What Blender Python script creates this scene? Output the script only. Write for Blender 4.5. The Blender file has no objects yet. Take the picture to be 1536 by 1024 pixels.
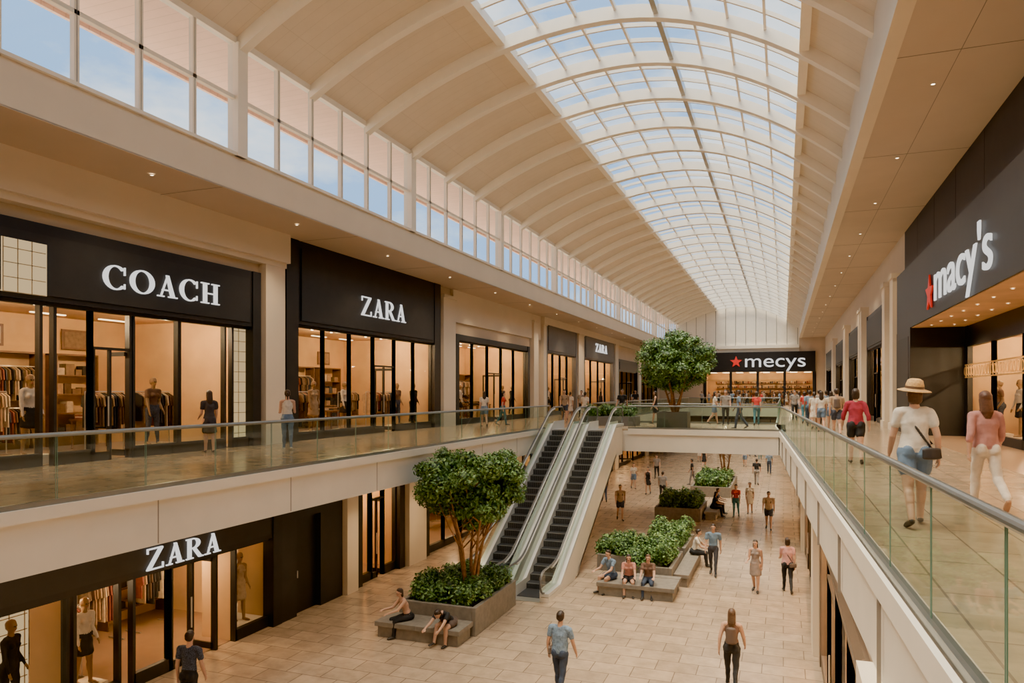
import bpy, math, random
import numpy as np
from mathutils import Vector, Matrix
random.seed(7); rng=np.random.default_rng(7)
sc=bpy.context.scene
COL=sc.collection
L2=4.6; EYE=6.2
# ------------------------------------------------------------------ materials
MC={}
def mat(name,col,rough=.6,metal=0,var=.06,scale=3,bump=0,spec=.5,emit=0,ecol=None):
    if name in MC: return MC[name]
    m=bpy.data.materials.new(name); m.use_nodes=True; nt=m.node_tree; b=nt.nodes['Principled BSDF']
    b.inputs['Roughness'].default_value=rough; b.inputs['Metallic'].default_value=metal
    b.inputs['Specular IOR Level'].default_value=spec
    tc=nt.nodes.new('ShaderNodeTexCoord'); n=nt.nodes.new('ShaderNodeTexNoise'); n.inputs['Scale'].default_value=scale; n.inputs['Detail'].default_value=4
    nt.links.new(tc.outputs['Object'],n.inputs['Vector'])
    r=nt.nodes.new('ShaderNodeValToRGB'); c=col
    r.color_ramp.elements[0].position=.3; r.color_ramp.elements[1].position=.7
    r.color_ramp.elements[0].color=(c[0]*(1-var),c[1]*(1-var),c[2]*(1-var),1)
    r.color_ramp.elements[1].color=(min(1,c[0]*(1+var)),min(1,c[1]*(1+var)),min(1,c[2]*(1+var)),1)
    nt.links.new(n.outputs['Fac'],r.inputs['Fac']); nt.links.new(r.outputs['Color'],b.inputs['Base Color'])
    if bump:
        bp=nt.nodes.new('ShaderNodeBump'); bp.inputs['Strength'].default_value=bump; bp.inputs['Distance'].default_value=.02
        nt.links.new(n.outputs['Fac'],bp.inputs['Height']); nt.links.new(bp.outputs['Normal'],b.inputs['Normal'])
    if emit:
        e=ecol or col
        b.inputs['Emission Color'].default_value=(e[0],e[1],e[2],1); b.inputs['Emission Strength'].default_value=emit
    MC[name]=m; return m
def tilemat(name,c1,c2,mortar,sx,sy,rough,rot=0,msize=.008,offset=0.0,amt=(.74,1.14)):
    if name in MC: return MC[name]
    m=bpy.data.materials.new(name); m.use_nodes=True; nt=m.node_tree; b=nt.nodes['Principled BSDF']
    tc=nt.nodes.new('ShaderNodeTexCoord'); mp=nt.nodes.new('ShaderNodeMapping'); mp.inputs['Rotation'].default_value=(0,0,rot)
    nt.links.new(tc.outputs['Object'],mp.inputs['Vector'])
    br=nt.nodes.new('ShaderNodeTexBrick'); br.offset=offset; br.inputs['Scale'].default_value=1
    br.inputs['Brick Width'].default_value=sx; br.inputs['Row Height'].default_value=sy; br.inputs['Mortar Size'].default_value=msize
    br.inputs['Color1'].default_value=(*c1,1); br.inputs['Color2'].default_value=(*c2,1); br.inputs['Mortar'].default_value=(*mortar,1)
    nt.links.new(mp.outputs['Vector'],br.inputs['Vector'])
    n=nt.nodes.new('ShaderNodeTexNoise'); n.inputs['Scale'].default_value=2.2; n.inputs['Detail'].default_value=8; n.inputs['Roughness'].default_value=.65
    nt.links.new(tc.outputs['Object'],n.inputs['Vector'])
    mr=nt.nodes.new('ShaderNodeMapRange'); mr.inputs['From Min'].default_value=.3; mr.inputs['From Max'].default_value=.7; mr.inputs['To Min'].default_value=amt[0]; mr.inputs['To Max'].default_value=amt[1]
    nt.links.new(n.outputs['Fac'],mr.inputs['Value'])
    mx=nt.nodes.new('ShaderNodeVectorMath'); mx.operation='SCALE'
    nt.links.new(br.outputs['Color'],mx.inputs[0]); nt.links.new(mr.outputs['Result'],mx.inputs['Scale'])
    nt.links.new(mx.outputs['Vector'],b.inputs['Base Color'])
    b.inputs['Roughness'].default_value=rough
    MC[name]=m; return m
def emat(name,col,s):
    if name in MC: return MC[name]
    m=bpy.data.materials.new(name); m.use_nodes=True; nt=m.node_tree; nt.nodes.clear()
    e=nt.nodes.new('ShaderNodeEmission'); e.inputs['Color'].default_value=(*col,1); e.inputs['Strength'].default_value=s
    o=nt.nodes.new('ShaderNodeOutputMaterial'); nt.links.new(e.outputs[0],o.inputs[0]); MC[name]=m; return m
def glassmat(name,tint,refl=.9,base=.05,gain=.3):
    if name in MC: return MC[name]
    m=bpy.data.materials.new(name); m.use_nodes=True; nt=m.node_tree; nt.nodes.clear()
    t=nt.nodes.new('ShaderNodeBsdfTransparent'); t.inputs['Color'].default_value=(*tint,1)
    g=nt.nodes.new('ShaderNodeBsdfGlossy'); g.inputs['Roughness'].default_value=.03; g.inputs['Color'].default_value=(refl,refl,refl,1)
    lw=nt.nodes.new('ShaderNodeLayerWeight'); lw.inputs['Blend'].default_value=.12
    ad=nt.nodes.new('ShaderNodeMath'); ad.operation='MULTIPLY_ADD'; ad.inputs[1].default_value=gain; ad.inputs[2].default_value=base
    nt.links.new(lw.outputs['Fresnel'],ad.inputs[0])
    mx=nt.nodes.new('ShaderNodeMixShader'); nt.links.new(ad.outputs[0],mx.inputs[0]); nt.links.new(t.outputs[0],mx.inputs[1]); nt.links.new(g.outputs[0],mx.inputs[2])
    o=nt.nodes.new('ShaderNodeOutputMaterial'); nt.links.new(mx.outputs[0],o.inputs[0]); MC[name]=m; return m

M_beige=mat('plaster_beige',(.64,.50,.35),.75,var=.04,scale=.8)
M_cream=mat('plaster_cream',(.76,.65,.50),.7,var=.03,scale=.8)
M_white=mat('painted_white_steel',(.88,.80,.67),.5,var=.02)
M_fascia=mat('fascia_stone',(.70,.64,.55),.6,var=.04,scale=1.2)
M_seam=mat('seam_shadow_gap',(.25,.21,.17),.8)
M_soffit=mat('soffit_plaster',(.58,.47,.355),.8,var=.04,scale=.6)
M_roof=tilemat('roof_board_panels',(.74,.64,.50),(.725,.625,.49),(.62,.53,.41),2.93,.36,.8,msize=.006,amt=(.97,1.02))
M_eave=tilemat('eave_boards',(.88,.62,.50),(.84,.60,.48),(.7,.5,.4),30,.3,.8,msize=.01,amt=(.95,1.03))
M_black=mat('black_metal_cladding',(.014,.013,.013),.45,var=.15)
M_dark=mat('charcoal_panel',(.021,.020,.020),.5,var=.12)
M_grey=mat('grey_panel',(.13,.12,.115),.5)
M_bronze=mat('bronze_frame',(.20,.14,.095),.45,metal=.1)
M_steel=mat('brushed_steel',(.62,.60,.56),.32,metal=.9)
M_deck=mat('escalator_deck_steel',(.78,.77,.75),.30,metal=.45,var=.04)
M_rail=mat('handrail_metal',(.26,.27,.26),.30,metal=.8)
M_rubber=mat('handrail_rubber',(.10,.10,.10),.3)
M_step=mat('escalator_step',(.04,.04,.042),.5,metal=.3,var=.2,scale=30)
M_stepedge=mat('escalator_step_edge',(.30,.30,.30),.4,metal=.5)
M_glass=glassmat('railing_glass',(.73,.84,.765),base=.065,gain=.2)
M_gedge=mat('glass_green_edge',(.14,.24,.18),.2)
M_shopglass=glassmat('shop_glass',(.92,.90,.85),base=.02,gain=.15)
M_skyglass=glassmat('skylight_glass',(.86,.94,1.0),base=.02,gain=.1)
M_floor=tilemat('travertine_floor',(.47,.345,.235),(.385,.28,.19),(.22,.155,.105),.9,.6,.20,offset=.5,msize=.011)
M_floor2=tilemat('limestone_floor',(.46,.335,.22),(.385,.28,.185),(.22,.155,.105),1.2,.6,.20,rot=math.pi/2,offset=.5,msize=.011)
M_concrete=mat('planter_concrete',(.20,.17,.135),.75,var=.14,scale=8,bump=.15)
M_soil=mat('soil',(.05,.035,.02),.95)
M_bark=mat('bark',(.25,.125,.06),.85,var=.3,scale=14,bump=.5)
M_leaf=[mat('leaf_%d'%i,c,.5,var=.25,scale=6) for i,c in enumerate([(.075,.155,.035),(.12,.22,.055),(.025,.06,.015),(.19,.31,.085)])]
M_interior=mat('shop_plaster_warm',(.60,.385,.19),.8,var=.16,scale=.7)
M_shopfloor=mat('shop_floor',(.30,.19,.11),.3)
M_strip=emat('shop_ceiling_light',(1.0,.72,.40),4)
M_lit=emat('backlit_panel',(1.0,.72,.38),.62)
M_litgrid=mat('panel_grid_line',(.45,.33,.18),.6)
M_letter=emat('letter_white',(1,.97,.93),1.0)
M_red=mat('letter_red',(.7,.03,.02),.5,emit=.25,ecol=(.8,.03,.02))
M_bulb=emat('downlight_lamp',(1.0,.78,.5),8)
M_wood=mat('wood_shelf',(.15,.075,.032),.5,var=.2,scale=5)
M_gold=mat('gilded_lattice_glow',(.60,.33,.10),.4,metal=.3,emit=.12,ecol=(.9,.5,.15))  # weak emission stands in for warm shop light on the gilding
GAR=[mat('garment_%d'%i,c,.85,var=.2,scale=9) for i,c in enumerate([(.020,.018,.017),(.09,.05,.03),(.32,.21,.12),(.50,.40,.29),(.20,.05,.03),(.04,.05,.07),(.16,.09,.05),(.38,.25,.14),(.02,.02,.02),(.20,.13,.07)])]

# ------------------------------------------------------------------ mesh builder
class MB:
    def __init__(s): s.v=[];s.f=[];s.m=[];s.ml=[]
    def mi(s,m):
        if m not in s.ml: s.ml.append(m)
        return s.ml.index(m)
    def add(s,m,vs,fs):
        o=len(s.v); s.v+= [tuple(p) for p in vs]; k=s.mi(m)
        for f in fs: s.f.append(tuple(o+i for i in f)); s.m.append(k)
    def box(s,m,x0,x1,y0,y1,z0,z1):
        x0,x1=min(x0,x1),max(x0,x1);y0,y1=min(y0,y1),max(y0,y1);z0,z1=min(z0,z1),max(z0,z1)
        s.add(m,[(x0,y0,z0),(x1,y0,z0),(x1,y1,z0),(x0,y1,z0),(x0,y0,z1),(x1,y0,z1),(x1,y1,z1),(x0,y1,z1)],
              [(0,3,2,1),(4,5,6,7),(0,1,5,4),(1,2,6,5),(2,3,7,6),(3,0,4,7)])
    def quad(s,m,pts): s.add(m,pts,[tuple(range(len(pts)))])
    def prism(s,m,pts,off):
        n=len(pts); off=Vector(off); P=[Vector(p) for p in pts]
        s.add(m,P+[p+off for p in P],[tuple(range(n))[::-1],tuple(range(n,2*n))]+[(i,(i+1)%n,n+(i+1)%n,n+i) for i in range(n)])
    def tube(s,m,pts,rad,seg=10,cap=True):
        P=[Vector(p) for p in pts]; n=len(P)
        if not hasattr(rad,'__len__'): rad=[rad]*n
        vs=[]; pu=None
        for i,p in enumerate(P):
            t=(P[min(i+1,n-1)]-P[max(i-1,0)]).normalized()
            if pu is None:
                u=t.orthogonal().normalized()
            else:
                u=(pu-t*pu.dot(t)).normalized()
            pu=u; w=t.cross(u)
            for k in range(seg):
                a=2*math.pi*k/seg; vs.append(p+(u*math.cos(a)+w*math.sin(a))*rad[i])
        fs=[]
        for i in range(n-1):
            for k in range(seg):
                a=i*seg+k;b=i*seg+(k+1)%seg; fs.append((a,b,b+seg,a+seg))
        if cap: fs.append(tuple(range(seg))[::-1]); fs.append(tuple((n-1)*seg+k for k in range(seg)))
        s.add(m,vs,fs)
    def lathe(s,m,prof,c,seg=24):
        vs=[];n=len(prof)
        for r,z in prof:
            for k in range(seg):
                a=2*math.pi*k/seg; vs.append((c[0]+r*math.cos(a),c[1]+r*math.sin(a),c[2]+z))
        fs=[(i*seg+k,i*seg+(k+1)%seg,(i+1)*seg+(k+1)%seg,(i+1)*seg+k) for i in range(n-1) for k in range(seg)]
        s.add(m,vs,fs)
    def build(s,name,parent=None,smooth=False,loc=None,rot=0):
        me=bpy.data.meshes.new(name); me.from_pydata(s.v,[],s.f)
        for m in s.ml: me.materials.append(m)
        me.polygons.foreach_set('material_index',s.m)
        if smooth: me.polygons.foreach_set('use_smooth',[True]*len(s.f))
        me.update(); o=bpy.data.objects.new(name,me); COL.objects.link(o)
        if parent: o.parent=parent
        if loc: o.location=loc
        if rot: o.rotation_euler=(0,0,rot)
        return o
def empty(name,loc=(0,0,0)):
    e=bpy.data.objects.new(name,None); e.location=loc; COL.objects.link(e); return e
def fill_lamp(x,y,z,e,parent=None,r=.06,col=(1,.71,.39)):  # added point light that brightens a shop interior, no fitting modelled
    l=bpy.data.lights.new('shop_fill_light','POINT'); l.energy=e; l.color=col; l.shadow_soft_size=r
    o=bpy.data.objects.new('shop_fill_light',l); o.location=(x,y,z); COL.objects.link(o)
    if parent: o.parent=parent
    return o

# ------------------------------------------------------------------ layout
Y0,Y1=-8.0,94.0
XL=-15.0      # upper left shopfront plane
XE=-9.6       # upper left slab edge
XU=-12.6      # clerestory plane
XB=1.8        # right roof beam
XR=4.7        # upper right wall
XLL=-12.8     # lower left shopfront
XLR=.85       # lower right shopfront
def xr(y): return 1.09-.039*min(y,36.0)
def zroof(x): return EYE+10.9-((x+5)**2)/(26.2 if x<-5 else 16.0)

# floors
mb=MB(); mb.box(M_floor,-20,8,Y0,Y1+8,-.3,0); mb.build('floor')
YB0,YB1=31.0,38.0; YE=80.0
mb=MB()
mb.box(M_floor2,-20,XE,Y0,Y1+8,L2-.06,L2)
mb.box(M_fascia,-20,XE,Y0,Y1+8,L2-.9,L2-.06)
y=Y0
while y<YB0: mb.box(M_seam,XE-.01,XE+.004,y,y+.02,L2-.88,L2-.1); y+=3.4
mb.box(M_fascia,XE,XE+.06,Y0,YB0-.6,L2-.16,L2+.02)
mb.build('floor_upper_left')
mb=MB()
ys=[Y0,36,Y1+8]
for a,b in zip(ys[:-1],ys[1:]):
    xa,xb=xr(a),xr(b)
    mb.prism(M_floor2,[(xa,a,L2-.06),(11,a,L2-.06),(11,b,L2-.06),(xb,b,L2-.06)],(0,0,.06))
    mb.prism(M_fascia,[(xa,a,L2-.95),(11,a,L2-.95),(11,b,L2-.95),(xb,b,L2-.95)],(0,0,.89))
    mb.prism(M_fascia,[(xa-.05,a,L2-.2),(xa,a,L2-.2),(xb,b,L2-.2),(xb-.05,b,L2-.2)],(0,0,.22))
y=1
while y<36: mb.box(M_seam,xr(y)-.054,xr(y)-.02,y,y+.015,L2-.94,L2-.2); y+=3
mb.box(M_shopfloor,4.35,6.2,3.5,33,L2,L2+.006)
mb.build('floor_upper_right')
mb=MB()
mb.box(M_floor2,XE,xr(33)+.3,YB0,YB1,L2-.06,L2); mb.box(M_fascia,XE,xr(33)+.3,YB0,YB1,L2-.95,L2-.06)
mb.box(M_fascia,-6.3,xr(31),YB0-.05,YB0,L2-.22,L2+.02)
mb.box(M_floor2,XE,xr(60)+.3,YE,Y1+8,L2-.06,L2); mb.box(M_fascia,XE,xr(60)+.3,YE,Y1+8,L2-.95,L2-.06)
mb.build('floor_bridge')

# ------------------------------------------------------------------ roof
XS0,XS1,XRG=-7.9,.5,-3.3
def arcbeam(mb,m,y0,y1,x0,x1,top,bot,n,single=False):
    xs=[x0+(x1-x0)*i/n for i in range(n+1)]
    for a,b in zip(xs[:-1],xs[1:]):
        za,zb=zroof(a),zroof(b)
        vs=[(a,y0,za+bot),(b,y0,zb+bot),(b,y1,zb+bot),(a,y1,za+bot),(a,y0,za+top),(b,y0,zb+top),(b,y1,zb+top),(a,y1,za+top)]
        mb.add(m,vs,[(0,3,2,1)] if single else [(0,3,2,1),(4,5,6,7),(0,1,5,4),(2,3,7,6)])
mb=MB()
arcbeam(mb,M_roof,Y0,Y1,XU-.1,XS0,.2,0,14); arcbeam(mb,M_roof,Y0,Y1,XS1,XB+.1,.2,0,6)
mb.build('ceiling_roof_vault')
RIB=[14.3+2.93*k for k in range(-7,28) if 14.3+2.93*k<Y1]
mb=MB()
for y in RIB: arcbeam(mb,M_white,y-.13,y+.13,XU,XB,.02,-.36,26)
for x in (XS0,XS1):
    z=zroof(x); mb.box(M_white,x-.12,x+.12,Y0,Y1,z-.22,z+.06)
mb.build('ceiling_roof_ribs')
mb=MB()
z=zroof(XRG); mb.box(M_steel,XRG-.07,XRG+.07,Y0,Y1,z-.26,z+.04)
nl=[XS0+(XRG-XS0)*i/4 for i in range(1,4)]+[XRG+(XS1-XRG)*i/4 for i in range(1,4)]
for x in nl:
    z=zroof(x); mb.box(M_white,x-.035,x+.035,Y0,Y1,z-.1,z+.03)
for y in RIB:
    for k in (1,2):
        arcbeam(mb,M_white,y+2.93*k/3-.035,y+2.93*k/3+.035,XS0,XS1,.03,-.09,14)
arcbeam(mb,M_skyglass,Y0,Y1,XS0,XS1,.045,.04,14,True)
mb.build('window_skylight')
mb=MB()
ZC0,ZC1=12.0,zroof(XU)-.12
mb.box(M_cream,XU-.45,XU,Y0,Y1,11.15,ZC0)
mb.box(M_white,XU-.2,XU+.08,Y0,Y1,ZC0,ZC0+.08)
mb.box(M_white,XU-.15,XU+.04,Y0,Y1,ZC1-.02,ZC1+.16)
zm=13.42
mb.box(M_white,XU-.08,XU+.03,Y0,Y1,zm-.04,zm+.05)
y=5.5-8.79*1
while y<Y1:
    mb.box(M_white,XU-.2,XU+.12,y-.17,y+.17,ZC0,ZC1)
    for k in range(1,6):
        yy=y+8.79*k/6; mb.box(M_white,XU-.09,XU+.03,yy-.055,yy+.055,ZC0,ZC1)
        mb.box(M_grey,XU+.03,XU+.034,yy-.006,yy+.006,ZC0+.08,ZC1)
    y+=8.79
mb.quad(M_skyglass,[(XU-.05,Y0,ZC0),(XU-.05,Y1,ZC0),(XU-.05,Y1,ZC1),(XU-.05,Y0,ZC1)])
mb.build('window_clerestory')
mb=MB()
mb.box(M_eave,XU-3.0,XU-.15,Y0,Y1,15.0,15.12); mb.box(M_eave,XU-3.1,XU-3.0,Y0,Y1,14.9,15.3)
mb.build('trim_eave')
mb=MB()
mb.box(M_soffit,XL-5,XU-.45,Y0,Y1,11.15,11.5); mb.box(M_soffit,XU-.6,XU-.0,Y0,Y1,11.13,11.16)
for y in np.arange(2,Y1,5.86): mb.box(M_seam,XL,XU,y,y+.012,11.125,11.131)
mb.build('ceiling_soffit_left')
mb=MB()
ZSR=12.8
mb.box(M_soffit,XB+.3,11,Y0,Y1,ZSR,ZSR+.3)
mb.box(M_cream,XB,XB+.3,Y0,Y1,ZSR-.02,zroof(XB)+.25)
for y in np.arange(3,Y1,6.5): mb.box(M_seam,XB+.3,XR,y,y+.012,ZSR-.006,ZSR+.01)
mb.box(M_seam,3.2,3.212,Y0,Y1,ZSR-.006,ZSR+.01)
mb.build('ceiling_soffit_right')
mb=MB()
def dl(x,y,z,r=.045):
    mb.lathe(M_white,[(r*1.5,0),(r*1.5,-.015),(r,-.015)],(x,y,z),16)
    mb.add(M_bulb,[(x+r*math.cos(a),y+r*math.sin(a),z-.012) for a in np.linspace(0,2*math.pi,12,endpoint=False)],[tuple(range(12))[::-1]])
LP=[]
for y in np.arange(7.2,90,5.2): dl(-13.4,y,11.13,.035); LP.append((-13.4,y,11.05,1))
for y in np.arange(7.2,90,5.2): dl(3.0,y,ZSR,.04); LP.append((3.0,y,ZSR-.1,2))
for y in np.arange(4,90,3.8): dl(-11.2,y,3.69); LP.append((-11.2,y,3.6,0))
mb.build('recessed_downlights')
for i,(x,y,z,up) in enumerate(LP):
    if y>60 : continue
    l=bpy.data.lights.new('downlight','SPOT'); l.energy=(200,300,320)[up]; l.color=(1,.74,.45); l.spot_size=math.radians(110); l.spot_blend=1; l.shadow_soft_size=.035
    o=bpy.data.objects.new('downlight_beam',l); o.location=(x,y,z); COL.objects.link(o)

# ------------------------------------------------------------------ letters
def ring(cx,cy,rx,ry,ix,iy,a0,a1,n=20):
    out=[]
    for i in range(n):
        a=math.radians(a0+(a1-a0)*i/n); b=math.radians(a0+(a1-a0)*(i+1)/n)
        out.append([(cx+ix*math.cos(a),cy+iy*math.sin(a)),(cx+rx*math.cos(a),cy+ry*math.sin(a)),(cx+rx*math.cos(b),cy+ry*math.sin(b)),(cx+ix*math.cos(b),cy+iy*math.sin(b))])
    return out
def R(a,b,c,d): return [(a,b),(c,b),(c,d),(a,d)]
def glyph(c):
    if c=='C': return ring(.55,.5,.55,.52,.34,.46,42,318)+[R(.92,.64,.97,.98),R(.92,.06,.96,.28)],1.08
    if c=='O': return ring(.58,.5,.58,.52,.36,.46,0,360,28),1.2
    if c=='A': return [[(.14,0),(.2,0),(.56,1),(.50,1)],[(.68,0),(.9,0),(.58,1),(.44,1)],R(.24,.29,.74,.35),R(0,0,.34,.055),R(.56,0,1.02,.055)],1.05
    if c=='H': return [R(.13,0,.33,1),R(.75,0,.95,1),R(.3,.47,.8,.53),R(0,0,.46,.055),R(.62,0,1.08,.055),R(0,.945,.46,1),R(.62,.945,1.08,1)],1.12
    if c=='Z': return [R(.05,.94,.88,1),[(.02,.05),(.24,.05),(.9,.95),(.68,.95)],R(.02,0,.92,.06),R(.05,.76,.10,1),R(.87,0,.92,.26)],.98
    if c=='R': return ring(.42,.74,.42,.26,.22,.205,-90,90,14)+[R(.1,0,.30,1),R(0,0,.42,.055),R(0,.945,.42,1),R(.3,.48,.43,.535),[(.38,.5),(.58,.5),(.98,0),(.76,0)],R(.76,0,1.05,.055)],1.05
    return [],.5
def letters(mb,m,text,origin,uax,height,total,depth,nax):
    gs=[glyph(c) for c in text]; gap=.1
    W=sum(g[1] for g in gs)+gap*(len(gs)-1); sx=total/W
    u=Vector(uax);n=Vector(nax);o=Vector(origin);x=0
    for polys,w in gs:
        for p in polys:
            mb.prism(m,[o+u*((x+a)*sx)+Vector((0,0,b*height)) for a,b in p],n*depth)
        x+=w+gap
def fonttext(name,body,loc,rz,size,sx,parent=None,off=.0,ext=.03):
    c=bpy.data.curves.new(name,'FONT'); c.body=body; c.size=size; c.extrude=ext; c.offset=off
    c.materials.append(M_letter)
    o=bpy.data.objects.new(name,c); o.rotation_euler=(math.pi/2,0,rz); o.location=loc; o.scale=(sx,1,1); COL.objects.link(o)
    if parent: o.parent=parent
    return o
def star(mb,m,c,u,r,n,depth=.05):
    c=Vector(c);u=Vector(u);pts=[]
    for k in range(10):
        a=math.pi/2+k*math.pi/5; rr=r if k%2==0 else r*.42
        pts.append(c+u*(rr*math.cos(a))+Vector((0,0,rr*math.sin(a))))
    ce=c; n=Vector(n)*depth
    for k in range(10):
        mb.prism(m,[ce,pts[k],pts[(k+1)%10]],n)

# ------------------------------------------------------------------ shopfronts
def garments(mb,x0,x1,y,z,axis,r):
    n=int(abs(x1-x0)/.085)
    for i in range(n):
        t=x0+(x1-x0)*(i+.5)/n; g=GAR[r.choice([0,0,1,2,3,4,5,6,7,8,9])]; L=r.uniform(.65,1.05); w=r.uniform(.2,.25); th=.03
        prof=[(-.05,0),(.05,0),(w,-.09),(w*1.15,-.35),(w*.85,-.38),(w*.9,-L),(-w*.9,-L),(-w*.85,-.38),(-w*1.15,-.35),(-w,-.09)]
        j=r.uniform(-.02,.02)
        if axis=='y': mb.prism(g,[(y+a+j,t,z+b) for a,b in prof],(0,th,0))
        else: mb.prism(g,[(t,y+a+j,z+b) for a,b in prof],(th,0,0))
MANN=[]
def display(name,X,y0,y1,z0,depth,r,parent,zc,mann=True,avoid=()):
    mb=MB(); s=1 if X(1)>X(0) else -1
    y=y0+.4; xb=X(-depth+.05)
    while y<y1-1.4:
        w=r.uniform(1.2,1.9); 
        zt=min(z0+2.7,zc-.1)
        mb.box(M_wood,xb,xb+s*.45,y-.04,y,z0,zt); mb.box(M_wood,xb,xb+s*.45,y+w,y+w+.04,z0,zt); mb.box(M_wood,xb,xb+s*.45,y-.04,y+w+.04,zt-.05,zt)
        if r.random()<.6:
            # two tiers of hanging clothes
            for zr in (1.15,2.3):
                if z0+zr+.1<zt:
                    mb.tube(M_steel,[(xb+s*.27,y,z0+zr),(xb+s*.27,y+w,z0+zr)],.014,6); garments(mb,y+.06,y+w-.06,xb+s*.27,z0+zr-.03,'y',r)
        else:
            for z in (.4,.95,1.5,2.05):
                mb.box(M_wood,xb,xb+s*.4,y,y+w,z0+z,z0+z+.04)
                yy=y+.08
                while yy<y+w-.2:
                    h=r.uniform(.1,.36); ww=r.uniform(.12,.3)
                    if r.random()<.85: mb.box(r.choice(GAR),xb+s*.05,xb+s*.33,yy,yy+ww,z0+z+.04,z0+z+.04+h)
                    yy+=ww+.04
        y+=w+r.uniform(.15,.6)
    for row in (0,1):
        y=y0+.7+row*.5
        while y<y1-1.6:
            v=-r.uniform(1.4,1.9) if row==0 else -r.uniform(2.5,max(2.6,depth-1.1)); l=r.uniform(.9,1.5); x=X(v)
            q0=r.random()
            if row==0 and any(a-1.5<y<b for a,b in avoid): y+=.5; continue
            if q0<.72:
                mb.tube(M_steel,[(x,y,z0+1.6),(x,y+l,z0+1.6)],.015,6)
                for e in (y,y+l):
                    mb.tube(M_steel,[(x,e,z0+.02),(x,e,z0+1.6)],.015,6); mb.box(M_steel,x-.25,x+.25,e-.02,e+.02,z0+.01,z0+.04)
                garments(mb,y+.05,y+l-.05,x,z0+1.57,'y',r)
            elif q0<.9:
                mb.box(M_wood,x-.4,x+.4,y,y+l,z0+.78,z0+.83)
                for ex in (-.36,.32):
                    for ey in (.03,l-.07): mb.box(M_wood,x+ex,x+ex+.04,y+ey,y+ey+.04,z0,z0+.78)
                for k in range(4):
                    for q in range(r.randint(2,5)): mb.box(r.choice(GAR),x-.3,x+.2,y+.1+k*l/4.4,y+.1+k*l/4.4+.24,z0+.83+q*.04,z0+.865+q*.04)
            y+=l+r.uniform(.2,.8)
    if zc-z0>3.6:
        y=y0+.8
        while y<y1-1.2:
            mb.box(M_wood,xb,xb+s*.03,y,y+.9,z0+2.85,z0+3.45); mb.box(GAR[r.choice([3,7,2,9])],xb+s*.03,xb+s*.04,y+.08,y+.82,z0+2.92,z0+3.38); y+=2.6
    y=y0+.8
    while y<y1-.6:
        for v in (-1.2,-2.4): mb.lathe(M_bulb,[(.001,-.03),(.05,-.03),(.05,0)],(X(v),y,zc),8)
        y+=1.3
    if mann:
        y=y0+r.uniform(.6,1.0)
        while y<y1-.6:
            if not any(a-.4<y<b+.4 for a,b in avoid):
                MANN.append((X(-.65),y,z0+.2,-math.pi/2 if s>0 else math.pi/2,parent)); mb.box(M_cream,X(-.35),X(-.95),y-.32,y+.32,z0,z0+.2)
            y+=r.uniform(1.3,2.3)
    o=mb.build(name,parent)
    if parent: o.location=-parent.location
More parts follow.
